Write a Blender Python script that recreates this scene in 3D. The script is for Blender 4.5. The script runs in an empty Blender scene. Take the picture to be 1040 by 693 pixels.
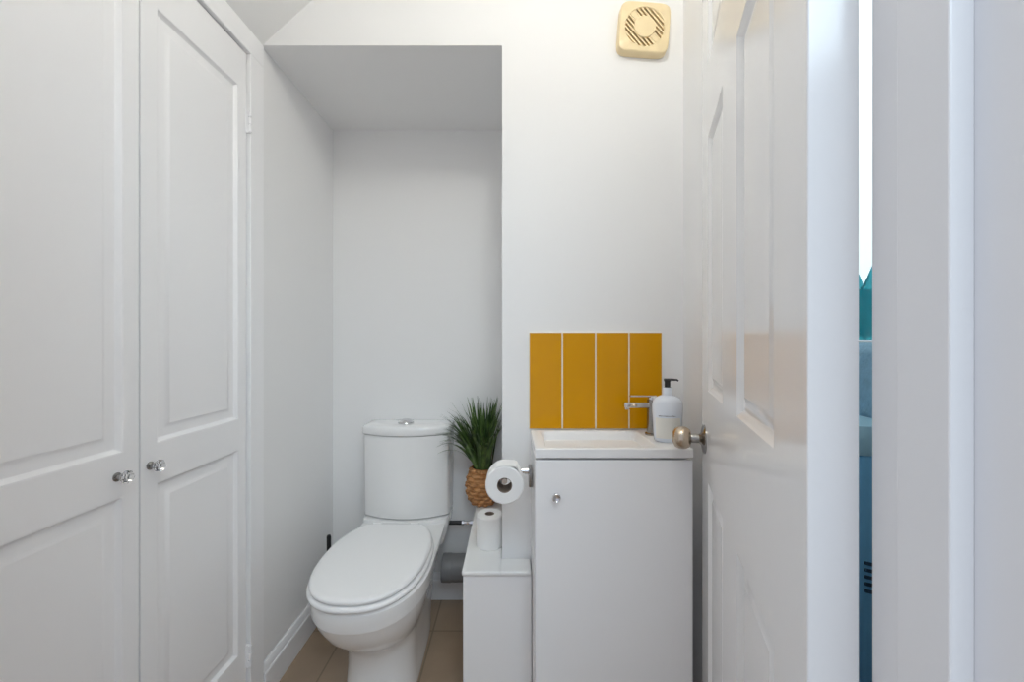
import bpy, bmesh, math, random
from mathutils import Vector, Matrix
random.seed(7)
PI = math.pi
C = bpy.context.scene.collection

# ------------------------------------------------------------------ materials
def mat(name, col, rough=0.5, metal=0.0, bump=0.0, bscale=60.0, var=0.0, vscale=4.0, coat=0.0, trans=0.0,
        emit=None, estr=0.0, spec=0.5, sss=0.0):
    m = bpy.data.materials.new(name); m.use_nodes = True
    nt = m.node_tree; b = nt.nodes['Principled BSDF']
    b.inputs['Base Color'].default_value = (*col, 1)
    b.inputs['Roughness'].default_value = rough
    b.inputs['Metallic'].default_value = metal
    b.inputs['Coat Weight'].default_value = coat
    b.inputs['Coat Roughness'].default_value = 0.05
    b.inputs['Transmission Weight'].default_value = trans
    b.inputs['Specular IOR Level'].default_value = spec
    if sss:
        b.inputs['Subsurface Weight'].default_value = sss
        b.inputs['Subsurface Scale'].default_value = 0.01
    if emit:
        b.inputs['Emission Color'].default_value = (*emit, 1); b.inputs['Emission Strength'].default_value = estr
    tc = nt.nodes.new('ShaderNodeTexCoord')
    if bump:
        n = nt.nodes.new('ShaderNodeTexNoise'); n.inputs['Scale'].default_value = bscale; n.inputs['Detail'].default_value = 6
        nt.links.new(tc.outputs['Object'], n.inputs['Vector'])
        bp = nt.nodes.new('ShaderNodeBump'); bp.inputs['Strength'].default_value = bump; bp.inputs['Distance'].default_value = 0.002
        nt.links.new(n.outputs['Fac'], bp.inputs['Height']); nt.links.new(bp.outputs['Normal'], b.inputs['Normal'])
    if var:
        n = nt.nodes.new('ShaderNodeTexNoise'); n.inputs['Scale'].default_value = vscale; n.inputs['Detail'].default_value = 4
        nt.links.new(tc.outputs['Object'], n.inputs['Vector'])
        mx = nt.nodes.new('ShaderNodeMix'); mx.data_type = 'RGBA'
        mx.inputs['A'].default_value = (*[c * (1 - var) for c in col], 1)
        mx.inputs['B'].default_value = (*[min(1, c * (1 + var)) for c in col], 1)
        nt.links.new(n.outputs['Fac'], mx.inputs['Factor']); nt.links.new(mx.outputs['Result'], b.inputs['Base Color'])
    return m

M = {}
M['wall'] = mat('wall_paint', (0.845, 0.845, 0.845), 0.75, bump=0.06, bscale=180, var=0.012, vscale=2)
M['ceil'] = mat('ceiling_paint', (0.85, 0.85, 0.845), 0.8, bump=0.06, bscale=180)
M['satin'] = mat('satin_white_paint', (0.90, 0.90, 0.91), 0.35, bump=0.05, bscale=90)
M['gloss'] = mat('gloss_white_paint', (0.89, 0.89, 0.89), 0.16, bump=0.05, bscale=25)
M['trim'] = mat('trim_white_paint', (0.87, 0.87, 0.88), 0.3, bump=0.04, bscale=45)
M['upvc'] = mat('white_boxing', (0.90, 0.90, 0.91), 0.3)
M['ledge'] = mat('white_ledge', (0.84, 0.84, 0.83), 0.2)
M['unit'] = mat('vanity_white', (0.89, 0.89, 0.90), 0.22)
M['cer'] = mat('white_ceramic', (0.86, 0.86, 0.855), 0.10, coat=0.4)
M['basin'] = mat('basin_resin', (0.86, 0.86, 0.86), 0.4, spec=0.25)
M['seat'] = mat('white_seat_plastic', (0.9, 0.9, 0.9), 0.22)
M['chrome'] = mat('chrome', (0.72, 0.72, 0.73), 0.08, 1.0)
M['steel'] = mat('dark_chrome', (0.32, 0.31, 0.30), 0.2, 1.0)
M['knob'] = mat('aged_nickel', (0.60, 0.50, 0.39), 0.25, 1.0, bump=0.3, bscale=120, var=0.25, vscale=60)
M['orange'] = mat('mustard_tile_glaze', (0.65, 0.30, 0.0003), 0.12, var=0.02, vscale=9, spec=0.3)
M['grout'] = mat('cream_grout', (0.86, 0.80, 0.66), 0.8)
M['paper'] = mat('toilet_paper', (0.88, 0.88, 0.87), 0.95, bump=0.25, bscale=220)
M['card'] = mat('cardboard_core', (0.24, 0.185, 0.145), 0.9, bump=0.1)
M['pipe'] = mat('grey_plastic_pipe', (0.21, 0.21, 0.215), 0.45)
M['hose'] = mat('dark_rubber_hose', (0.02, 0.02, 0.02), 0.5)
M['black'] = mat('black_plastic', (0.012, 0.012, 0.013), 0.35)
M['fan'] = mat('cream_plastic', (0.86, 0.70, 0.43), 0.3)
M['fanin'] = mat('fan_inner_shade', (0.09, 0.05, 0.02), 0.7)  # shade inside the fan recess painted as brown; the plastic itself is cream
M['soap'] = mat('soap_bottle_white', (0.78, 0.83, 0.90), 0.12, coat=0.3)
M['label'] = mat('soap_label_cream', (0.80, 0.79, 0.74), 0.5)
M['ink'] = mat('grey_ink', (0.12, 0.12, 0.13), 0.6)
M['teal'] = mat('teal_glass', (0.05, 0.52, 0.60), 0.15, coat=0.4, trans=0.55)
M['towel'] = mat('blue_grey_towel', (0.36, 0.56, 0.70), 0.95, bump=1.0, bscale=260, var=0.25, vscale=70)
M['bluep'] = mat('blue_plastic', (0.26, 0.62, 0.92), 0.35)
M['soil'] = mat('potting_soil', (0.03, 0.022, 0.015), 0.95, bump=0.6, bscale=90)
M['pane'] = mat('frosted_daylight_pane', (0.85, 0.9, 0.92), 0.6, emit=(0.80, 0.93, 1.0), estr=0.7)
M['crystal'] = mat('crystal_glass', (1, 1, 1), 0.02, trans=1.0)

def floor_mat():
    m = mat('beige_floor_tile', (0.42, 0.31, 0.22), 0.3)
    nt = m.node_tree; b = nt.nodes['Principled BSDF']
    tc = nt.nodes.new('ShaderNodeTexCoord'); mp = nt.nodes.new('ShaderNodeMapping')
    mp.inputs['Location'].default_value = (0.30, 0.14, 0)
    br = nt.nodes.new('ShaderNodeTexBrick'); br.offset = 0.0; br.inputs['Scale'].default_value = 1.0
    br.inputs['Brick Width'].default_value = 0.33; br.inputs['Row Height'].default_value = 0.33
    br.inputs['Mortar Size'].default_value = 0.003
    br.inputs['Color1'].default_value = (0.48, 0.355, 0.25, 1); br.inputs['Color2'].default_value = (0.44, 0.32, 0.22, 1)
    br.inputs['Mortar'].default_value = (0.29, 0.22, 0.155, 1)
    n = nt.nodes.new('ShaderNodeTexNoise'); n.inputs['Scale'].default_value = 7; n.inputs['Detail'].default_value = 6
    mx = nt.nodes.new('ShaderNodeMix'); mx.data_type = 'RGBA'; mx.blend_type = 'MULTIPLY'; mx.inputs['Factor'].default_value = 0.35
    L = nt.links.new
    L(tc.outputs['Object'], mp.inputs['Vector']); L(mp.outputs['Vector'], br.inputs['Vector']); L(tc.outputs['Object'], n.inputs['Vector'])
    L(br.outputs['Color'], mx.inputs['A']); L(n.outputs['Fac'], mx.inputs['B']); L(mx.outputs['Result'], b.inputs['Base Color'])
    return m
M['floor'] = floor_mat()

def grain_mat(name, ca, cb, axis_scale, rough):
    m = mat(name, ca, rough); nt = m.node_tree; b = nt.nodes['Principled BSDF']
    tc = nt.nodes.new('ShaderNodeTexCoord'); mp = nt.nodes.new('ShaderNodeMapping'); mp.inputs['Scale'].default_value = axis_scale
    n = nt.nodes.new('ShaderNodeTexNoise'); n.inputs['Scale'].default_value = 1.0; n.inputs['Detail'].default_value = 5
    cr = nt.nodes.new('ShaderNodeValToRGB'); cr.color_ramp.elements[0].position = 0.38; cr.color_ramp.elements[1].position = 0.62
    cr.color_ramp.elements[0].color = (*ca, 1); cr.color_ramp.elements[1].color = (*cb, 1)
    L = nt.links.new
    L(tc.outputs['Object'], mp.inputs['Vector']); L(mp.outputs['Vector'], n.inputs['Vector'])
    L(n.outputs['Fac'], cr.inputs['Fac']); L(cr.outputs['Color'], b.inputs['Base Color'])
    return m
M['wicker'] = grain_mat('woven_rattan', (0.36, 0.155, 0.05), (0.56, 0.28, 0.11), (30, 30, 220), 0.55)
M['leaf'] = grain_mat('grass_blade', (0.022, 0.060, 0.014), (0.12, 0.20, 0.05), (45, 45, 8), 0.35)

# ------------------------------------------------------------------ mesh helpers
def nbm(): return bmesh.new()
def merge(dst, src, mx=None):
    me = bpy.data.meshes.new('tmp'); src.to_mesh(me); src.free()
    if mx is not None: me.transform(mx)
    dst.from_mesh(me); bpy.data.meshes.remove(me)
def box(bm, x0, x1, y0, y1, z0, z1, bev=0.0, seg=2, mx=None):
    t = nbm(); bmesh.ops.create_cube(t, size=1)
    for v in t.verts:
        v.co = Vector(((x0 + x1) / 2 + v.co.x * (x1 - x0), (y0 + y1) / 2 + v.co.y * (y1 - y0), (z0 + z1) / 2 + v.co.z * (z1 - z0)))
    if bev: bmesh.ops.bevel(t, geom=t.edges[:] + t.verts[:], offset=bev, segments=seg, affect='EDGES', profile=0.5)
    merge(bm, t, mx)
def loft(bm, rings, cap0=True, cap1=True, closed=True, mx=None):
    t = nbm(); R = [[t.verts.new(p) for p in r] for r in rings]; n = len(R[0])
    for a, b in zip(R[:-1], R[1:]):
        for i in range(n if closed else n - 1):
            j = (i + 1) % n; t.faces.new((a[i], a[j], b[j], b[i]))
    if cap0: t.faces.new(list(reversed(R[0])))
    if cap1: t.faces.new(R[-1])
    bmesh.ops.recalc_face_normals(t, faces=t.faces)
    merge(bm, t, mx)
def lathe(bm, prof, n=32, mx=None, sx=1.0, sy=1.0):
    rings = [[(max(r, 1e-5) * math.cos(2 * PI * k / n) * sx, max(r, 1e-5) * math.sin(2 * PI * k / n) * sy, z) for k in range(n)] for r, z in prof]
    loft(bm, rings, True, True, True, mx)
def tube(bm, pts, r, n=12, mx=None):
    pts = [Vector(p) for p in pts]; rings = []
    rs = r if isinstance(r, (list, tuple)) else [r] * len(pts)
    for i, p in enumerate(pts):
        d = (pts[min(i + 1, len(pts) - 1)] - pts[max(i - 1, 0)]).normalized()
        up = Vector((0, 0, 1)) if abs(d.z) < 0.9 else Vector((1, 0, 0))
        u = d.cross(up).normalized(); w = d.cross(u).normalized()
        rings.append([p + (u * math.cos(2 * PI * k / n) + w * math.sin(2 * PI * k / n)) * rs[i] for k in range(n)])
    loft(bm, rings, True, True, True, mx)
def flat_faces(me, cosmax):
    """broad flat faces next to their own small bevels are shaded flat, everything else smooth"""
    nr = [p.normal.copy() for p in me.polygons]; ar = [p.area for p in me.polygons]; at = [[] for _ in me.vertices]
    for p in me.polygons:
        for v in p.vertices: at[v].append(p.index)
    for p in me.polygons:
        flat = True; small = False
        for v in p.vertices:
            n = Vector((0, 0, 0))
            for q in at[v]:
                if nr[q].dot(nr[p.index]) > cosmax: n += nr[q] * ar[q]
                if ar[q] < 0.25 * ar[p.index]: small = True
            if n.length > 1e-12 and n.normalized().dot(nr[p.index]) < 0.9985: flat = False
        if flat and small: p.use_smooth = False
def obj(name, bm, m, parent=None, smooth=40, loc=None, wn=True):
    bmesh.ops.remove_doubles(bm, verts=bm.verts, dist=1e-6)
    me = bpy.data.meshes.new(name); bm.to_mesh(me); bm.free()
    me.materials.append(M[m] if isinstance(m, str) else m)
    if smooth:
        for p in me.polygons: p.use_smooth = True
        me.set_sharp_from_angle(angle=math.radians(smooth))
        if wn: flat_faces(me, math.cos(math.radians(46)))
    o = bpy.data.objects.new(name, me); C.objects.link(o)
    if loc: o.location = loc
    if parent: o.parent = parent
    return o
def thing(name, label, cat, loc=(0, 0, 0), rotz=0, group=None):
    o = bpy.data.objects.new(name, None); C.objects.link(o); o.empty_display_size = 0.05
    o.location = loc; o.rotation_euler = (0, 0, rotz); o['label'] = label; o['category'] = cat
    if group: o['group'] = group
    return o
def tag(o, label, cat, group=None):
    o['label'] = label; o['category'] = cat
    if group: o['group'] = group
    return o
def struct(name, bm, m, parent=None, smooth=40, label=None, cat=None):
    o = obj(name, bm, m, parent, smooth)
    if parent is None: o['kind'] = 'structure'
    if label: o['label'] = label
    if cat: o['category'] = cat
    return o
def T(x, y, z): return Matrix.Translation((x, y, z))
RX = lambda a: Matrix.Rotation(a, 4, 'X')
RY = lambda a: Matrix.Rotation(a, 4, 'Y')
RZ = lambda a: Matrix.Rotation(a, 4, 'Z')

def panel_slab(W, H, TH, panels, profile, both=True):
    """Slab 0..W x 0..TH x 0..H, fielded panels cut into its faces; profile = [(inset, depth), ...]."""
    t = nbm()
    xs = sorted({0, W} | {p[0] for p in panels} | {p[1] for p in panels})
    zs = sorted({0, H} | {p[2] for p in panels} | {p[3] for p in panels})
    def quad(ps): t.faces.new([t.verts.new(p) for p in ps])
    for side in ((0, 1) if both else (0,)):
        Y = 0.0 if side == 0 else TH; sg = 1 if side == 0 else -1
        for i in range(len(xs) - 1):
            for j in range(len(zs) - 1):
                a, b, c, d = xs[i], xs[i + 1], zs[j], zs[j + 1]
                if not any(abs(p[0] - a) < 1e-6 and abs(p[1] - b) < 1e-6 and abs(p[2] - c) < 1e-6 and abs(p[3] - d) < 1e-6 for p in panels):
                    quad([(a, Y, c), (b, Y, c), (b, Y, d), (a, Y, d)]); continue
                prev = None
                for ins, dep in profile:
                    y = Y + sg * dep
                    r = [(a + ins, y, c + ins), (b - ins, y, c + ins), (b - ins, y, d - ins), (a + ins, y, d - ins)]
                    if prev:
                        for k in range(4): quad([prev[k], prev[(k + 1) % 4], r[(k + 1) % 4], r[k]])
                    prev = r
                quad(prev)
    if not both: quad([(0, TH, 0), (W, TH, 0), (W, TH, H), (0, TH, H)])
    for i in range(len(xs) - 1):
        for z in (0, H): quad([(xs[i], 0, z), (xs[i + 1], 0, z), (xs[i + 1], TH, z), (xs[i], TH, z)])
    for j in range(len(zs) - 1):
        for x in (0, W): quad([(x, 0, zs[j]), (x, 0, zs[j + 1]), (x, TH, zs[j + 1]), (x, TH, zs[j])])
    bmesh.ops.remove_doubles(t, verts=t.verts, dist=1e-5)
    bmesh.ops.recalc_face_normals(t, faces=t.faces)
    return t

# ------------------------------------------------------------------ the room
XL, XR = -0.767, 0.523          # side walls
YF, YB = 1.216, 1.706           # wall with the basin, back of the alcove
XA = -0.030                     # right cheek of the alcove
ZA, ZC = 2.003, 2.42            # alcove ceiling, room ceiling
YD0, YD1 = 0.20, 0.3135         # doorway wall

b = nbm(); box(b, -1.2, 1.2, -1.6, 1.9, -0.05, 0); struct('floor', b, 'floor', smooth=0)

b = nbm()                                                      # flat ceiling and the slope under the stairs
xs = XL + (ZC - 2.0) / 0.905
sec = [(XL - 0.10, 2.0 - 0.0905), (XL - 0.10, ZC + 0.08), (XR + 0.12, ZC + 0.08), (XR + 0.12, ZC), (xs, ZC), (XL, 2.0)]
loft(b, [[(x, y, z) for x, z in sec] for y in (YD0, YF)])
struct('ceiling', b, 'ceil', smooth=0)

b = nbm()
box(b, XA, XR + 0.12, YF, YB + 0.10, 0, ZC + 0.08)
box(b, XL - 0.10, XA, YF, YB + 0.10, ZA, ZC + 0.08)
struct('wall_far', b, 'wall', smooth=0)
b = nbm(); box(b, XL - 0.10, XA, YB, YB + 0.10, 0, ZA); struct('wall_back', b, 'wall', smooth=0)
b = nbm()
box(b, XL - 0.10, XL, YF, YB, 0, ZA)
box(b, XL - 0.10, XL - 0.035, YD1, YF, 0, 2.0)
box(b, XL - 0.035, XL, YD1, 0.4545, 0, 2.0)
struct('wall_left', b, 'wall', smooth=0)

WY0, WY1, WZ0, WZ1 = 0.44, 0.80, 1.0905, 2.02                   # window behind the door
b = nbm()
box(b, XR, XR + 0.12, YD1, WY0, 0, ZC); box(b, XR, XR + 0.12, WY1, YF, 0, ZC)
box(b, XR, XR + 0.12, WY0, WY1, 0, WZ0); box(b, XR, XR + 0.12, WY0, WY1, WZ1, ZC)
struct('wall_right', b, 'wall', smooth=0)
w = bpy.data.objects.new('window_1', None); C.objects.link(w); w['kind'] = 'structure'; w.location = (XR + 0.09, (WY0 + WY1) / 2, WZ0)
b = nbm(); hw = (WY1 - WY0) / 2; hh = WZ1 - WZ0
for y0, y1, z0, z1 in ((-hw, -hw + 0.035, 0.012, hh), (hw - 0.035, hw, 0.012, hh), (-hw + 0.035, hw - 0.035, 0.012, 0.03), (-hw + 0.035, hw - 0.035, hh - 0.035, hh)):
    box(b, -0.02, 0.02, y0, y1, z0, z1, 0.003)
obj('window_frame', b, 'gloss', w)
b = nbm(); box(b, -0.004, 0.004, -hw + 0.03, hw - 0.03, 0.02, hh - 0.03); obj('pane', b, 'pane', w)
b = nbm(); box(b, -0.09, -0.021, -hw, hw, 0.0, 0.010, 0.003); obj('window_sill', b, 'gloss', w)

# doorway wall with the lined opening the camera looks through
JX, JXL = 0.283, -0.425
b = nbm()
box(b, JX + 0.026, XR + 0.12, YD0, YD1, 0, ZC); box(b, XL - 0.10, JXL - 0.026, YD0, YD1, 0, ZC)
box(b, JXL - 0.026, JX + 0.026, YD0, YD1, 2.026, ZC)
struct('wall_front', b, 'wall', smooth=0)
b = nbm()
box(b, JX, JX + 0.026, YD0 - 0.004, YD1, 0, 2.026, 0.0012); box(b, JXL - 0.026, JXL, YD0 - 0.004, YD1, 0, 2.026, 0.0012)
box(b, JXL, JX, YD0 - 0.004, YD1, 2.0, 2.026, 0.0012)
struct('trim_1', b, 'trim', label='white painted door lining on the right of the doorway', cat='door frame')
b = nbm()
SX, SY0, SY1 = 0.268, 0.2435, 0.2779
box(b, SX, JX, SY0, SY1, 0, 2.0, 0.0012); box(b, JXL, JXL + 0.015, SY0, SY1, 0, 2.0, 0.0012)
box(b, JXL + 0.015, SX, SY0, SY1, 1.985, 2.0, 0.0012)
struct('trim_2', b, 'trim', label='white painted door stop nailed along the lining', cat='door stop')

# skirting boards
def skirting(bm, L, mx):
    sec = [(0, 0), (0.015, 0), (0.015, 0.078), (0.0135, 0.083), (0.0115, 0.084), (0.0095, 0.096), (0.006, 0.106), (0.003, 0.110), (0, 0.110)]
    loft(bm, [[(x, y, z) for x, z in sec] for y in (0, L)], mx=mx)
b = nbm(); skirting(b, YB - YF - 0.0005, T(XL, YF, 0)); struct('baseboard_left', b, 'trim', smooth=25)
b = nbm(); skirting(b, 0.6065, T(XL + 0.0155, YB, 0) @ RZ(-PI / 2)); struct('baseboard_back', b, 'trim', smooth=25)

# ------------------------------------------------------------------ cupboard on the left
cup = thing('built_in_cupboard', 'tall white built-in cupboard with two panelled doors along the left wall', 'cupboard', (XL, 0.82, 0))
def cx(bm, x0, x1, y0, y1, z0, z1, bev=0.002): box(bm, x0 - XL, x1 - XL, y0 - 0.82, y1 - 0.82, z0, z1, bev)
b = nbm()
cx(b, XL - 0.033, XL + 0.011, 0.455, 0.491, 0, 1.933); cx(b, XL - 0.033, XL + 0.011, 1.153, YF - 0.002, 0, 1.933)
cx(b, XL - 0.033, XL + 0.011, 0.455, YF - 0.002, 1.933, 1.999); cx(b, XL - 0.033, XL + 0.004, 0.491, 1.152, 0, 0.085)
obj('door_frame', b, 'satin', cup)
PROF = [(0, 0), (0.003, 0.001), (0.007, 0.007), (0.010, 0.009), (0.026, 0.009), (0.032, 0.0075), (0.036, 0.0045), (0.038, 0.004)]
def cup_door(y0, y1, knob_y, hinge_y, rot):
    H = 1.929 - 0.089; Wd = y1 - y0
    d = obj('cupboard_door', panel_slab(Wd, H, 0.026, [(0.038, Wd - 0.031, 0.795 - 0.089 - 0.58, 0.795 - 0.089), (0.038, Wd - 0.031, 0.879 - 0.089, 1.822 - 0.089)], PROF), 'satin', cup, 30)
    d.location = (0, y0 - 0.82, 0.089); d.rotation_euler = (0, 0, PI / 2)
    # crystal knob on a chrome rose (door space: -y is out of the face)
    k = nbm(); kz = 0.836 - 0.089; ku = knob_y - y0
    mx = T(ku, 0, kz) @ RX(PI / 2)
    lathe(k, [(0, 0), (0.0085, 0), (0.0085, 0.002), (0.005, 0.004), (0.0045, 0.010), (0.007, 0.012), (0, 0.012)], 20, mx)
    kb = obj('knob_rose', k, 'steel', d)
    k = nbm(); lathe(k, [(0, 0.0122), (0.008, 0.0122), (0.0125, 0.018), (0.0125, 0.022), (0.008, 0.028), (0, 0.029)], 8, mx)
    obj('crystal_knob', k, 'crystal', d, 10)
    for hz in (0.19, 1.735):
        h = nbm(); u = hinge_y - y0
        for q in range(3): tube(h, [(u, -0.0105, hz - 0.089 - 0.030 + q * 0.0215), (u, -0.0105, hz - 0.089 - 0.030 + q * 0.0215 + 0.0170)], 0.0052, 12)
        tube(h, [(u, -0.0105, hz - 0.089 - 0.033), (u, -0.0105, hz - 0.089 + 0.033)], 0.0028, 8)
        box(h, u - 0.004, u + 0.0015, -0.008, 0.001, hz - 0.089 - 0.034, hz - 0.089 + 0.034, 0.0008)
        obj('hinge', h, 'upvc', d)
    return d
d1 = cup_door(0.494, 0.8180, 0.7725, 0.4935, 0)
d2 = cup_door(0.8220, 1.1485, 0.8435, 1.1505, 0)

# ------------------------------------------------------------------ toilet
TX = -0.418
wc = thing('toilet', 'white close-coupled toilet with its lid closed, standing in the alcove', 'toilet', (TX, 1.35, 0))
def ring(z, yf, yc, a, yb, ab, nb=5.0, N=72, cxo=0.0, nf=2.0):
    out = []
    for k in range(N):
        t = 2 * PI * k / N; c, s = math.cos(t), math.sin(t)
        if s <= 0:
            x = a * math.copysign(abs(c) ** (2 / nf), c); y = yc + (yc - yf) * math.copysign(abs(s) ** (2 / nf), s)
        else:
            y = yc + (yb - yc) * abs(s) ** (2 / nb); u = (y - yc) / (yb - yc); u = u * u * (3 - 2 * u)
            x = (a + (ab - a) * u) * math.copysign(abs(c) ** (2 / nb), c)
        out.append((cxo + x, y - 1.35, z))
    return out
CW = 0.1735
def cist(z, a, yf, yc, yb, i=0.0, N=24):
    """plan of the cistern: bowed front, rounded corners, flat back"""
    a -= i; yf += i; yc += i; yb -= i; pts = []; rc = 0.026
    for k in range(N + 1):                                   # bowed front, left to right
        u = -1 + 2 * k / N; x = u * (a - rc * 0.55); pts.append((x, yf + (yc - yf) * u * u))
    pts += [(a - rc * 0.22, yc + 0.007), (a - 0.001, yc + rc * 0.8), (a, yc + rc * 1.3)]
    pts += [(a, yb - 0.008), (a - 0.003, yb - 0.002), (a - 0.010, yb)]
    pts += [(-x, y) for x, y in reversed(pts[N + 1:])]
    return [(x - 0.004, y - 1.35, z) for x, y in pts]
b = nbm()
rows = [  # z, y front, y widest, half width, y back, half width at back, sideways
    (0.000, 1.172, 1.300, 0.112, 1.640, 0.106, 0), (0.012, 1.173, 1.300, 0.112, 1.640, 0.106, 0), (0.030, 1.182, 1.300, 0.107, 1.640, 0.106, 0),
    (0.100, 1.190, 1.300, 0.104, 1.650, 0.110, 0), (0.150, 1.187, 1.300, 0.105, 1.655, 0.114, 0), (0.182, 1.174, 1.300, 0.110, 1.660, 0.119, -0.002),
    (0.204, 1.148, 1.298, 0.120, 1.665, 0.125, -0.004), (0.229, 1.114, 1.294, 0.134, 1.668, 0.131, -0.007), (0.260, 1.085, 1.288, 0.1475, 1.671, 0.138, -0.010),
    (0.297, 1.062, 1.283, 0.160, 1.676, 0.146, -0.012), (0.3265, 1.051, 1.280, 0.1655, 1.682, 0.152, -0.013), (0.3290, 1.045, 1.280, 0.1685, 1.684, 0.154, -0.013),
    (0.350, 1.042, 1.280, 0.170, 1.698, 0.161, -0.013), (0.368, 1.041, 1.280, 0.1705, 1.700, 0.166, -0.011), (0.377, 1.043, 1.280, 0.169, 1.700, 0.167, -0.009),
    (0.383, 1.050, 1.280, 0.162, 1.699, 0.167, -0.007), (0.385, 1.075, 1.280, 0.142, 1.690, 0.160, -0.006)]
loft(b, [ring(*r[:6], cxo=r[6], nf=2.3) for r in rows])
# platform under the cistern
loft(b, [cist(z, a, 1.530, 1.560, 1.702, i) for z, a, i in ((0.30, 0.150, 0), (0.345, 0.164, 0), (0.376, 0.1695, 0), (0.392, 0.1705, 0), (0.400, 0.1695, 0.002), (0.402, 0.1695, 0.008))])
obj('pan', b, 'cer', wc, 35, wn=False)
SC = -0.018
def slab(z0, z1, off, dome=0.0, ycut=1.490):
    def r(z, i):
        q = ring(z, 1.041 + i - off, 1.298, 0.168 - i + off, 1.538 - i + off, 0.168 - i + off, 2.1, 120, SC, 2.465)
        return [(x, min(y, ycut - i - 1.35), zz) for x, y, zz in q]
    h = z1 - z0
    R = [r(z0, 0.010), r(z0, 0.004), r(z0 + h * 0.12, 0.0014), r(z0 + h * 0.35, 0), r(z0 + h * 0.62, 0.0005), r(z0 + h * 0.82, 0.003), r(z0 + h * 0.95, 0.007), r(z1, 0.013)]
    if dome:
        top = R[-1]; mx_ = sum(p[0] for p in top) / len(top); my_ = sum(p[1] for p in top) / len(top)
        for f_, q_ in ((0.85, 0.4), (0.6, 0.8), (0.3, 0.95), (0.02, 1.0)):
            R.append([(mx_ + (p[0] - mx_) * f_, my_ + (p[1] - my_) * f_, z1 + dome * q_) for p in top])
    bm = nbm(); loft(bm, R); return bm
obj('seat', slab(0.3865, 0.4015, 0.0055), 'seat', wc, 40)
obj('lid', slab(0.4045, 0.4190, 0.0, 0.003), 'seat', wc, 40)
for s in (-1, 1):
    b = nbm(); tube(b, [(SC + s * 0.055, 0.150, 0.408), (SC + s * 0.085, 0.150, 0.408)], 0.0075, 14); box(b, SC + s * 0.07 - 0.011, SC + s * 0.07 + 0.011, 0.145, 0.157, 0.384, 0.408, 0.002)
    obj('lid_hinge', b, 'seat', wc)
b = nbm()
loft(b, [cist(0.4055, CW - 0.002, 1.540, 1.582, 1.704, 0.012), cist(0.4065, CW - 0.002, 1.540, 1.582, 1.704, 0.005), cist(0.4105, CW - 0.002, 1.540, 1.582, 1.704),
         cist(0.55, CW - 0.001, 1.538, 1.580, 1.704), cist(0.700, CW, 1.537, 1.579, 1.704), cist(0.7285, CW, 1.537, 1.579, 1.704), cist(0.7295, CW, 1.537, 1.579, 1.704, 0.006)])
obj('cistern', b, 'cer', wc, 35)
b = nbm()
ca = (CW + 0.004, 1.531, 1.573, 1.7045)
loft(b, [cist(0.7325, *ca, 0.010), cist(0.7325, *ca, 0.002), cist(0.736, *ca), cist(0.754, *ca), cist(0.760, *ca, 0.0015), cist(0.7645, *ca, 0.006), cist(0.767, *ca, 0.014), cist(0.7685, *ca, 0.04)])
obj('cistern_lid', b, 'cer', wc, 35)
b = nbm(); lathe(b, [(0.030, 0), (0.032, 0.002), (0.031, 0.005), (0.028, 0.0075), (0.0265, 0.008), (0.023, 0.013), (0.013, 0.0165), (0, 0.0175)], 28, T(-0.012, 0.265, 0.768))
obj('flush_button', b, 'chrome', wc)

# soil pipe, water feed
b = nbm(); px0, px1 = -0.281, -0.1455
tube(b, [(px0, 1.615, 0.181), (px1, 1.615, 0.181)], 0.052, 36)
tube(b, [(px0, 1.615, 0.181), (px0 + 0.006, 1.615, 0.181), (px0 + 0.034, 1.615, 0.181), (px0 + 0.038, 1.615, 0.181)], [0.0525, 0.0535, 0.0535, 0.0523], 36)
tag(obj('soil_pipe', b, 'pipe'), 'fat grey plastic waste pipe running from the toilet into the boxing', 'pipe')
wp = thing('water_pipe', 'thin water feed with dark hose and chrome valve above the fat grey pipe', 'pipe', (-0.22, 1.652, 0.346))
b = nbm(); tube(b, [(-0.045, 0, 0), (0.012, 0, 0)], 0.0085, 14); obj('hose', b, 'hose', wp)
b = nbm(); tube(b, [(0.012, 0, 0), (0.022, 0, 0)], 0.010, 6); tube(b, [(0.022, 0, 0), (0.05, 0, 0)], 0.0075, 14); tube(b, [(0.046, 0, 0), (0.058, 0, 0)], 0.0105, 6)
tube(b, [(0.036, -0.009, 0), (0.036, 0.0, 0)], 0.005, 12); tube(b, [(0.058, 0, 0), (0.0745, 0, 0)], 0.0065, 12)
obj('valve', b, 'chrome', wp)
# brush whose handle tip shows left of the pan
tb = thing('toilet_brush', 'slim black handle poking up between the toilet seat and left alcove wall', 'toilet brush', (-0.7175, 1.560, 0))
b = nbm(); lathe(b, [(0, 0), (0.030, 0), (0.032, 0.004), (0.028, 0.11), (0.022, 0.125), (0.012, 0.128), (0, 0.128)], 28); obj('holder', b, 'black', tb)
b = nbm(); lathe(b, [(0, 0.126), (0.006, 0.126), (0.006, 0.25), (0.0082, 0.27), (0.0082, 0.334), (0.006, 0.339), (0, 0.340)], 16); obj('handle', b, 'black', tb)

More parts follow.
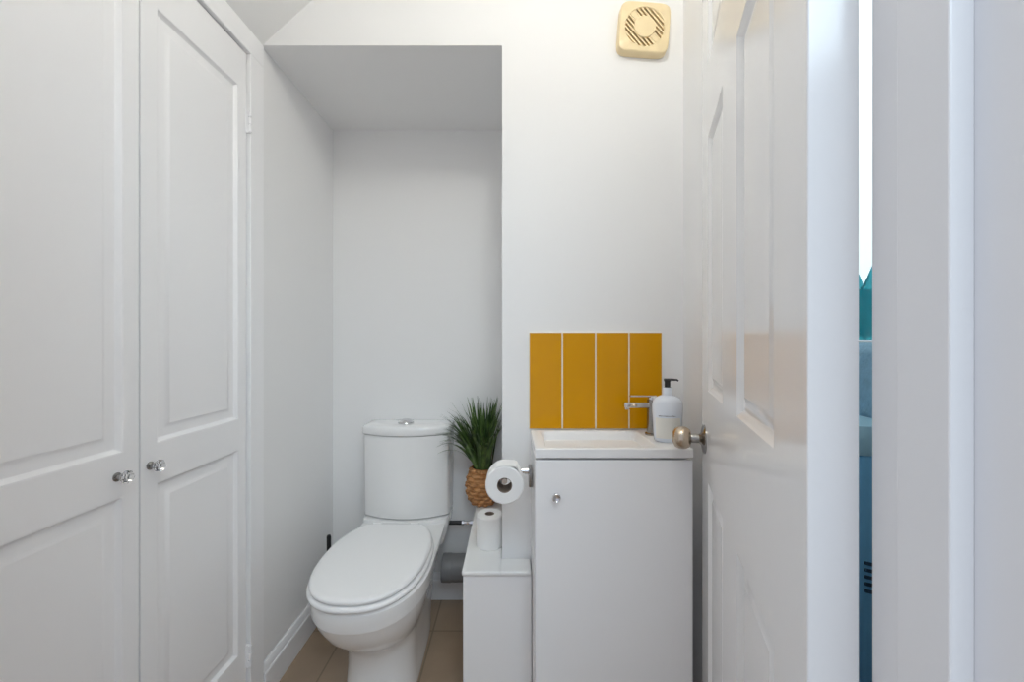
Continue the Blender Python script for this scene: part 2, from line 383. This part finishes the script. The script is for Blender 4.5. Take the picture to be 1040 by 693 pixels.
# ------------------------------------------------------------------ boxed-in pipes with a ledge
bx = thing('pipe_boxing', 'low white boxed-in pipe casing with a ledge between toilet and vanity', 'boxing', (-0.05, 1.30, 0))
b = nbm()
BX0, BX1, BY0, BZ = -0.141, 0.056, 1.1475, 0.438
box(b, BX0 + 0.05, XA - 0.0005 + 0.05, BY0 - 1.30, YB - 0.001 - 1.30, 0, BZ - 0.014)
box(b, XA - 0.0005 + 0.05, BX1 + 0.05, BY0 - 1.30, YF - 0.001 - 1.30, 0, BZ - 0.014)
obj('casing', b, 'upvc', bx)
b = nbm()
box(b, BX0 - 0.004 + 0.05, XA - 0.0005 + 0.05, BY0 - 0.006 - 1.30, YB - 0.001 - 1.30, BZ - 0.014, BZ, 0.005, 4)
box(b, XA - 0.006 + 0.05, BX1 + 0.05, BY0 - 0.006 - 1.30, YF - 0.001 - 1.30, BZ - 0.014, BZ, 0.005, 4)
obj('ledge', b, 'ledge', bx)

# ------------------------------------------------------------------ toilet rolls
def roll_bm(r, rc, h, n=48):
    bm = nbm()
    lathe_prof = [(rc, 0), (r - 0.003, 0), (r, 0.003), (r, h - 0.003), (r - 0.003, h), (rc, h), (rc, 0)]
    rings = [[(q * math.cos(2 * PI * k / n), q * math.sin(2 * PI * k / n), z) for k in range(n)] for q, z in lathe_prof]
    loft(bm, rings, False, False); return bm
def core_bm(rc, h, n=32):
    bm = nbm(); pr = [(rc, 0.0008), (rc, h - 0.0008), (rc - 0.0014, h - 0.0008), (rc - 0.0014, 0.0008), (rc, 0.0008)]
    loft(bm, [[(q * math.cos(2 * PI * k / n), q * math.sin(2 * PI * k / n), z) for k in range(n)] for q, z in pr], False, False); return bm
sr = thing('toilet_roll', 'white toilet roll standing upright on the white ledge below the plant', 'toilet roll', (-0.0725, 1.293, BZ))
obj('paper', roll_bm(0.0425, 0.0155, 0.102), 'paper', sr); obj('cardboard_core', core_bm(0.0154, 0.102), 'card', sr)
hold = thing('toilet_roll_holder', 'chrome roll holder screwed to the left side of the vanity unit', 'toilet roll holder', (0.0575, 1.122, 0.730))
b = nbm(); box(b, -0.011, 0, -0.023, 0.023, -0.035, 0.016, 0.0025, 2); obj('backplate', b, 'steel', hold)
b = nbm()
ax = -0.0193 - 0.0575
tube(b, [(-0.010, 0.004, 0.003), (-0.022, 0.004, 0.003)], 0.010, 16)
pts = [(-0.020, 0.004, 0.003), (ax + 0.014, 0.004, 0.004), (ax + 0.004, 0.002, 0.004), (ax, -0.008, 0.004), (ax, -0.085, 0.004)]
tube(b, pts, 0.0075, 14); obj('arm', b, 'chrome', hold)
hr = thing('toilet_roll', 'white toilet roll hanging on the chrome holder beside the vanity', 'toilet roll', (-0.0193, 1.098, 0.7225))
b = roll_bm(0.0505, 0.0200, 0.058)
bmesh.ops.transform(b, matrix=RX(PI / 2), verts=b.verts)          # axis along the depth, face at y 1.038
sec = []                                                             # loose tail: hugs the roll over the top, then hangs off to the right
for k in range(7):
    a = math.radians(118 - k * 5); sec.append((0.0510 * math.cos(a), 0.0510 * math.sin(a)))
sec += [(0.012, 0.0507), (0.024, 0.0495), (0.031, 0.0478), (0.0345, 0.0445), (0.0375, 0.038), (0.0415, 0.030), (0.046, 0.0215), (0.0505, 0.010), (0.0515, -0.002)]
inner = [(x - 0.0009, z - 0.0003) for x, z in reversed(sec)]
loft(b, [[(x, y, z) for x, z in sec + inner] for y in (-0.0575, -0.0005)])
obj('paper', b, 'paper', hr, 35)
b = core_bm(0.0199, 0.058); bmesh.ops.transform(b, matrix=RX(PI / 2), verts=b.verts); obj('cardboard_core', b, 'card', hr)

# ------------------------------------------------------------------ plant in a woven basket
pl = thing('potted_plant', 'bushy artificial grass in a round woven rattan basket on the ledge', 'potted plant', (-0.118, 1.622, BZ))
b = nbm()
prof = [(0.034, 0.0), (0.046, 0.004), (0.058, 0.022), (0.067, 0.045), (0.0705, 0.070), (0.069, 0.095), (0.062, 0.120), (0.0545, 0.138), (0.052, 0.150)]
def rad(z):
    for (r0, z0), (r1, z1) in zip(prof[:-1], prof[1:]):
        if z <= z1: t = (z - z0) / (z1 - z0); return r0 + (r1 - r0) * t
    return prof[-1][0]
rows_, cols, per, sub = 9, 20, 8, 8
rings = [[(0.001 * math.cos(2 * PI * k / (cols * per)), 0.001 * math.sin(2 * PI * k / (cols * per)), 0.002) for k in range(cols * per)]]
for i in range(rows_ * sub + 1):
    z = 0.150 * i / (rows_ * sub); row = min(i // sub, rows_ - 1); ph = (i / sub) - row; rr = rad(z); g = []
    for k in range(cols * per):
        th = 2 * PI * k / (cols * per)
        wv = math.cos(th * cols / 2 + PI * row); prof_row = math.sqrt(max(0, 1 - (2 * ph - 1) ** 2))
        r = rr - 0.008 + prof_row * (0.0070 + 0.0055 * wv)
        g.append((r * math.cos(th), r * math.sin(th), z))
    rings.append(g)
n = cols * per
for r_, z_ in ((0.047, 0.150), (0.045, 0.140), (0.001, 0.139)):
    rings.append([(r_ * math.cos(2 * PI * k / n), r_ * math.sin(2 * PI * k / n), z_) for k in range(n)])
loft(b, rings); obj('basket', b, 'wicker', pl, 60, wn=False)
b = nbm(); lathe(b, [(0, 0.139), (0.0445, 0.1395), (0.040, 0.147), (0.015, 0.152), (0, 0.152)], 24); obj('soil', b, 'soil', pl)
b = nbm()
def blade(bm, base, az, lean, L, droop, wd):
    n = 10; rings = []; p = Vector(base); el = PI / 2 - lean; tw = random.uniform(-0.6, 0.6)
    for i in range(n + 1):
        t = i / n; d = Vector((math.cos(az) * math.cos(el), math.sin(az) * math.cos(el), math.sin(el)))
        side = Vector((-math.sin(az + tw), math.cos(az + tw), 0)); nrm = d.cross(side).normalized()
        wid = wd * (1 - t ** 3.5) * (0.65 + 0.35 * min(1, t * 4)) + 0.0004
        q = Vector(p)
        wx, wy, wz = q.x + pl.location.x, q.y + pl.location.y, q.z + BZ        # a blade that would enter a wall or the cistern is not used
        if wx > XA - 0.006 or wy > YB - 0.006 or (wx < -0.232 and wy > 1.522 and wz < 0.778) or (wx < -0.3): return False
        rings.append([q - side * wid, q + nrm * wid * 0.25, q + side * wid, q - nrm * 0.0002])
        p = p + d * (L / n); el -= droop / n * (0.4 + 1.4 * t)
    loft(bm, rings); return True
nb_ = 0
while nb_ < 175:
    az = random.uniform(0, 2 * PI); r = 0.038 * math.sqrt(random.random())
    lean = random.uniform(0.05, 0.62) * (0.5 + r / 0.038 * 0.6)
    L = random.uniform(0.18, 0.295); droop = random.uniform(0.2, 1.5)
    if math.cos(az) > 0.3: lean *= 0.6; droop *= 0.6
    if math.sin(az) > 0.3: lean *= 0.6; droop *= 0.5
    nb_ += blade(b, (r * math.cos(az), r * math.sin(az), 0.146), az, lean, L, droop, random.uniform(0.0036, 0.0060))
for az, lean, L, dr in [(random.uniform(3.55, 4.3), random.uniform(0.25, 0.62), random.uniform(0.23, 0.30), random.uniform(0.6, 1.4)) for _ in range(60)]:
    blade(b, (-0.028, -0.012, 0.146), az, lean, L, dr, random.uniform(0.0036, 0.0056))
obj('leaves', b, 'leaf', pl, 60, wn=False)

# ------------------------------------------------------------------ vanity, basin, tap, soap
VX0, VX1, VY0 = 0.058, 0.4545, 0.9985
va = thing('vanity_unit', 'slim white one-door vanity cabinet under the basin', 'cabinet', (0.256, 1.107, 0))
def vb(bm, x0, x1, y0, y1, z0, z1, bev=0.001): box(bm, x0 - 0.256, x1 - 0.256, y0 - 1.107, y1 - 1.107, z0, z1, bev)
b = nbm(); yb_ = YF - 0.001; yf_ = VY0 + 0.019
vb(b, VX0, VX0 + 0.016, yf_, yb_, 0, 0.804); vb(b, VX1 - 0.016, VX1, yf_, yb_, 0, 0.804)
vb(b, VX0 + 0.016, VX1 - 0.016, yb_ - 0.010, yb_, 0.05, 0.70); vb(b, VX0 + 0.016, VX1 - 0.016, yf_, yb_ - 0.011, 0.07, 0.086)
vb(b, VX0 + 0.016, VX1 - 0.016, yf_ + 0.02, yf_ + 0.035, 0, 0.07)
obj('carcass', b, 'unit', va)
b = nbm(); vb(b, VX0 + 0.001, VX1 - 0.001, VY0, VY0 + 0.018, 0.085, 0.8005, 0.0015); vd = obj('cabinet_door', b, 'unit', va)
b = nbm(); lathe(b, [(0, 0), (0.006, 0), (0.005, 0.006), (0.0085, 0.010), (0.0105, 0.014), (0.0105, 0.017), (0.009, 0.0185), (0.006, 0.0165), (0, 0.016)], 24, T(0.110 - 0.256, VY0 - 1.107, 0.712) @ RX(PI / 2))
obj('door_knob', b, 'chrome', vd)
ba = thing('basin', 'slim white rectangular basin set on the vanity cabinet', 'basin', (0.256, 1.107, 0.830))
b = nbm()
def rr(x0, x1, y0, y1, z, rc, n=5):
    out = []
    for cxx, cyy, a0 in ((x1 - rc, y1 - rc, 0), (x0 + rc, y1 - rc, 90), (x0 + rc, y0 + rc, 180), (x1 - rc, y0 + rc, 270)):
        for k in range(n + 1):
            a = math.radians(a0 + 90 * k / n); out.append((cxx + rc * math.cos(a) - 0.256, cyy + rc * math.sin(a) - 1.107, z))
    return out
o4 = (VX0 - 0.001, VX1 + 0.001, VY0 - 0.0015, YF - 0.001)
ins = lambda q, i: (q[0] + i, q[1] - i, q[2] + i, q[3] - i)
bw = (0.083, 0.372, 1.017, 1.196)
loft(b, [rr(*ins(o4, 0.003), -0.0245, 0.003), rr(*o4, -0.0225, 0.004), rr(*o4, -0.003, 0.004), rr(*ins(o4, 0.0008), -0.001, 0.004), rr(*ins(o4, 0.003), 0, 0.004),
         rr(*bw, 0, 0.014), rr(*ins(bw, 0.003), -0.002, 0.014), rr(*ins(bw, 0.007), -0.010, 0.016), rr(*ins(bw, 0.014), -0.05, 0.02), rr(*ins(bw, 0.024), -0.068, 0.024), rr(*ins(bw, 0.045), -0.074, 0.03)], True, True)
obj('bowl', b, 'basin', ba, 35)
b = nbm(); lathe(b, [(0, 0), (0.022, 0), (0.022, 0.002), (0.016, 0.004), (0, 0.003)], 24, T(-0.03, 0, -0.0738)); obj('waste', b, 'chrome', ba)
sp = thing('splashback', 'row of four mustard yellow glazed tiles on the wall above the basin', 'tiles', (0.254, YF, 0.832))
b = nbm(); box(b, -0.202, 0.202, -0.006, -0.0005, 0.0005, 0.2945, 0.0012); obj('grout_bed', b, 'grout', sp)
b = nbm(); tw = (0.400 - 3 * 0.0048) / 4
for k in range(4): x = -0.2 + k * (tw + 0.0048); box(b, x, x + tw, -0.0085, -0.004, 0.0025, 0.293, 0.0011, 2)
obj('tiles', b, 'orange', sp)
tp = thing('tap', 'chrome basin mixer tap with spout pointing left behind the soap bottle', 'tap', (0.408, 1.150, 0.830))
b = nbm(); lathe(b, [(0, 0), (0.023, 0), (0.023, 0.004), (0.0185, 0.007), (0.018, 0.098), (0.0165, 0.101), (0, 0.101)], 28); obj('body', b, 'steel', tp)
b = nbm(); box(b, -0.086, -0.012, -0.011, 0.011, 0.078, 0.0935, 0.003, 3); tube(b, [(-0.076, 0, 0.080), (-0.076, 0, 0.073)], 0.0075, 16); obj('spout', b, 'chrome', tp)
b = nbm(); lathe(b, [(0, 0.1015), (0.0165, 0.1015), (0.0165, 0.108), (0.013, 0.111), (0, 0.111)], 24); box(b, -0.068, 0.008, -0.006, 0.006, 0.109, 0.1135, 0.0018, 2); obj('lever', b, 'chrome', tp)
so = thing('soap_bottle', 'white pump soap bottle with black nozzle at the right end of the basin', 'soap bottle', (0.4195, 1.075, 0.830))
b = nbm()
lathe(b, [(0, 0.001), (0.032, 0.001), (0.0355, 0.004), (0.0365, 0.02), (0.0380, 0.05), (0.0400, 0.080), (0.0405, 0.095), (0.0385, 0.108), (0.032, 0.117), (0.020, 0.1225), (0.013, 0.1245), (0, 0.1245)], 40, None, 1.0, 0.72)
bo = obj('bottle', b, 'soap', so, 50)
b = nbm(); n = 24; rl = []
for z in (0.012, 0.066):
    rl.append([(-0.002 + (0.0377 + (z - 0.012) * 0.04) * math.sin(math.radians(-62 + 112 * k / n)), -0.72 * (0.0384 + (z - 0.012) * 0.04) * math.cos(math.radians(-62 + 112 * k / n)), z) for k in range(n + 1)])
lo = [[(x * 0.985, y * 0.985, z) for x, y, z in r] for r in rl]
loft(b, [rl[0], rl[1], lo[1], lo[0], rl[0]], False, False, False); obj('label', b, 'label', so, 50)['label'] = 'cream paper label'
b = nbm()
pts = []
for k in range(61):                                                  # line of small handwritten lettering round the front
    u = k / 60; a = math.radians(-50 + 66 * u); rr_ = 0.0404
    pts.append((rr_ * math.sin(a), -0.72 * rr_ * math.cos(a) - 0.0003, 0.0715 + 0.0016 * math.sin(u * 70) * (0.5 + 0.5 * math.sin(u * 17))))
tube(b, pts, 0.0006, 5); obj('lettering', b, 'ink', so)
b = nbm(); lathe(b, [(0, 0.1245), (0.0125, 0.1245), (0.0125, 0.142), (0.011, 0.145), (0, 0.145)], 24); obj('collar', b, 'soap', so)
b = nbm(); lathe(b, [(0, 0.145), (0.0075, 0.145), (0.0075, 0.160), (0.009, 0.162), (0.009, 0.1665), (0.007, 0.168), (0, 0.168)], 20)
tube(b, [(-0.009, 0, 0.1655), (0.01, 0, 0.1655), (0.026, 0, 0.1650), (0.029, 0, 0.162)], [0.0032, 0.0032, 0.0026, 0.0024], 10); obj('pump', b, 'black', so)

# ------------------------------------------------------------------ extractor fan
fa = thing('extractor_fan', 'square cream plastic extractor fan mounted crooked high on the wall', 'extractor fan', (0.397, YF, 2.040))
fa.rotation_euler = (0, math.radians(4.5), 0)
N = 96; Hs = 0.0765; DF = 0.027
def sq(s, rc, y):
    out = []
    for k in range(N):
        a = 2 * PI * k / N; c, s_ = math.cos(a), math.sin(a)
        e = 9.0 if rc < 0.02 else 6.5
        q = s / ((abs(c) ** e + abs(s_) ** e) ** (1 / e)); out.append((q * c, y, q * s_))
    return out
def circ(r, y): return [(r * math.cos(2 * PI * k / N), y, r * math.sin(2 * PI * k / N)) for k in range(N)]
b = nbm()
loft(b, [sq(Hs, 0.02, -0.0005), sq(Hs, 0.02, -0.004), sq(Hs - 0.0005, 0.03, -DF + 0.006), sq(Hs - 0.002, 0.03, -DF + 0.002), sq(Hs - 0.005, 0.03, -DF), circ(0.060, -DF), circ(0.058, -DF + 0.002), circ(0.057, -DF + 0.016)], True, False)
obj('casing', b, 'fan', fa, 30)
b = nbm(); loft(b, [circ(0.0575, -DF + 0.016), circ(0.0575, -DF + 0.0185)]); obj('inner_plate', b, 'fanin', fa)
b = nbm(); ROT = RY(math.radians(45))
for k in range(-5, 6):
    v = k * 0.0104
    if abs(v) < 0.006: continue
    w_ = math.sqrt(max(0, 0.0583 ** 2 - v * v))
    box(b, -w_, w_, -DF + 0.002, -DF + 0.012, v - 0.0022, v + 0.0022, 0, mx=ROT)
box(b, -0.0582, 0.0582, -DF + 0.001, -DF + 0.010, -0.0075, 0.0075, 0.001, mx=ROT)
obj('grille', b, 'fan', fa, 30)
b = nbm(); lathe(b, [(0.033, 0), (0.033, 0.012), (0.0315, 0.014), (0, 0.0145)], 48, T(0, -DF + 0.0125, 0) @ RX(PI / 2)); obj('centre_cap', b, 'fan', fa, 30)

# ------------------------------------------------------------------ the open door on the right
TH = math.radians(19.1); W, H, DT = 0.70, 1.975, 0.035
d = obj('door_1', panel_slab(W, H, DT, [(a, c, z0 - 0.008, z1 - 0.008) for a, c in ((0.094, 0.284), (0.404, 0.594)) for z0, z1 in ((0.22, 0.783), (0.987, 1.557), (1.716, 1.865))],
        [(0, 0), (0.003, 0.002), (0.0045, 0.0025), (0.010, 0.0075), (0.013, 0.0085), (0.022, 0.0085), (0.032, 0.004), (0.033, 0.0038)]), 'gloss', None, 25)
d['kind'] = 'structure'; d['label'] = 'white gloss six-panel door standing open on the right'; d['category'] = 'door'
hx, hy = 0.2438 + DT * math.cos(TH), 0.3287 - DT * math.sin(TH)
d.location = (hx, hy, 0.008); d.rotation_euler = (0, 0, PI / 2 - TH)
bv = d.modifiers.new('bevel', 'BEVEL'); bv.width = 0.0012; bv.segments = 2; bv.limit_method = 'ANGLE'; bv.angle_limit = math.radians(60)
for side in (1, -1):
    y0 = DT if side == 1 else 0.0
    k = nbm(); mx = T(0.648, y0, 0.860) @ RX(-PI / 2 * side)
    lathe(k, [(0, 0), (0.034, 0), (0.034, 0.0015), (0.030, 0.005), (0.014, 0.009), (0.0105, 0.013), (0.0105, 0.030), (0, 0.030)], 32, mx); kr = obj('knob_rose', k, 'steel', d)
    k = nbm(); lathe(k, [(0, 0.0302), (0.013, 0.0302), (0.020, 0.0325), (0.0255, 0.040), (0.0272, 0.049), (0.0265, 0.058), (0.0225, 0.066), (0.0135, 0.0705), (0.0125, 0.0695), (0, 0.071)], 32, mx); obj('door_knob', k, 'knob', d)

# ------------------------------------------------------------------ behind the door: sill vase, towel, plastic tower
b = nbm(); NV = 48; rings = []
for r, z, wv in ((0.001, 0.001, 0), (0.022, 0.001, 0), (0.024, 0.004, 0), (0.026, 0.03, 0), (0.030, 0.06, 0.04), (0.033, 0.085, 0.2), (0.037, 0.103, 0.9)):
    rings.append([(r * math.cos(2 * PI * k / NV), r * math.sin(2 * PI * k / NV), z + wv * 0.030 * math.sin(4 * 2 * PI * k / NV + 2.34)) for k in range(NV)])
for r, z, wv in ((0.0345, 0.102, 0.9), (0.030, 0.085, 0.2), (0.023, 0.03, 0), (0.001, 0.006, 0)):
    rings.append([(r * math.cos(2 * PI * k / NV), r * math.sin(2 * PI * k / NV), z + wv * 0.030 * math.sin(4 * 2 * PI * k / NV + 2.34)) for k in range(NV)])
loft(b, rings); tag(obj('vase', b, 'teal', None, 50, (0.5565, 0.628, WZ0 + 0.0105)), 'teal wavy-rimmed vase on the window sill seen through the door gap', 'vase')
tr = thing('towel_rail', 'slim rail under the window carrying the blue-grey towel', 'towel rail', (XR, 0.60, 1.0865))
b = nbm(); tube(b, [(-0.020, -0.16, 0), (-0.020, 0.17, 0)], 0.004, 12); obj('bar', b, 'chrome', tr)
for yy in (-0.145, 0.155):
    b = nbm(); tube(b, [(-0.0005, yy, 0), (-0.017, yy, 0)], 0.005, 12); obj('bracket', b, 'chrome', tr)
b = nbm(); sec = [(-0.0265, -0.36), (-0.0275, -0.2), (-0.027, -0.004), (-0.024, 0.004), (-0.020, 0.0058), (-0.0155, 0.003), (-0.013, -0.01), (-0.013, -0.33), (-0.0105, -0.33), (-0.0105, -0.005), (-0.0125, 0.006), (-0.020, 0.0105), (-0.028, 0.006), (-0.0318, -0.004), (-0.0325, -0.2), (-0.0315, -0.36)]
cxs = [(x + (0.5 * 0.004 * math.sin(yy * 90) if z < -0.1 else 0) * (1 if x < -0.02 else 0), yy, z) for yy in () for x, z in sec]
loft(b, [[(XR + x + (0.0018 * math.sin(yy * 75) if (z < -0.1 and x < -0.02) else 0), yy, 1.087 + z) for x, z in sec] for yy in [0.475 + 0.012 * q for q in range(23)]])
tag(obj('towel', b, 'towel', None, 60), 'blue-grey terry towel hanging below the window, seen through the door gap', 'towel')
tw_ = thing('storage_bin', 'tall blue plastic bin with vent slots in the gap behind the door', 'bin', (0.452, 0.575, 0))
b = nbm()
def rb(hx_, hy_, z): return [(x, y, z) for x, y, _ in [(p[0] + 0.256, p[1] + 1.107, 0) for p in rr(-hx_, hx_, -hy_, hy_, 0, 0.012)]]
loft(b, [rb(0.026, 0.082, 0.002), rb(0.028, 0.084, 0.006), rb(0.030, 0.088, 0.60), rb(0.031, 0.089, 0.958), rb(0.029, 0.087, 0.959), rb(0.027, 0.084, 0.60), rb(0.025, 0.081, 0.012)])
obj('bin_body', b, 'bluep', tw_)
b = nbm(); loft(b, [rb(0.031, 0.089, 0.9595), rb(0.0345, 0.0925, 0.966), rb(0.035, 0.093, 0.988), rb(0.033, 0.091, 0.996), rb(0.024, 0.08, 0.998)]); obj('bin_lid', b, mat('pale_blue_plastic', (0.50, 0.76, 0.88), 0.35), tw_)
b = nbm()
for q in range(5):
    mx = T(-0.0305, 0, 0.824 - q * 0.0085) @ RX(math.radians(-14)); box(b, -0.001, 0.003, -0.06, 0.06, -0.002, 0.002, 0.0008, mx=mx)
    mx = T(0, -0.0885, 0.824 - q * 0.0085) @ RY(math.radians(14)); box(b, -0.022, 0.022, -0.002, 0.003, -0.002, 0.002, 0.0008, mx=mx)
obj('vent_slots', b, mat('dark_blue_slot', (0.02, 0.07, 0.13), 0.6), tw_)

# ------------------------------------------------------------------ light
def lamp(name, kind, energy, loc, col, **kw):
    l = bpy.data.lights.new(name, kind); l.energy = energy; l.color = col
    for k_, v in kw.items(): setattr(l, k_, v)
    o = bpy.data.objects.new(name, l); C.objects.link(o); o.location = loc; return o
lamp('ceiling_lamp', 'POINT', 5.8, (0.10, 0.41, 2.335), (1.0, 0.975, 0.89), shadow_soft_size=0.07)
hl = lamp('hallway_lamp', 'AREA', 15.5, (0.30, -0.75, 2.35), (0.72, 0.89, 1.0), shape='RECTANGLE', size=0.8, size_y=0.8)
hl.rotation_euler = (math.radians(35), 0, 0)
wd = bpy.data.worlds.new('hallway_daylight'); bpy.context.scene.world = wd; wd.use_nodes = True
bg = wd.node_tree.nodes['Background']; bg.inputs['Color'].default_value = (0.82, 0.87, 1.0, 1); bg.inputs['Strength'].default_value = 0.63

# ------------------------------------------------------------------ camera
cam = bpy.data.cameras.new('camera'); co = bpy.data.objects.new('camera', cam); C.objects.link(co)
cam.sensor_width = 36; cam.lens = 14.0; cam.clip_start = 0.01
co.location = (0, 0, 1.10); co.rotation_euler = (PI / 2, 0, 0)
S = bpy.context.scene; S.camera = co
S.view_settings.view_transform = 'Standard'; S.view_settings.look = 'None'; S.view_settings.gamma = 1
S.view_settings.use_curve_mapping = False; S.view_settings.exposure = 0.09
S.cycles.max_bounces = 16; S.cycles.diffuse_bounces = 10
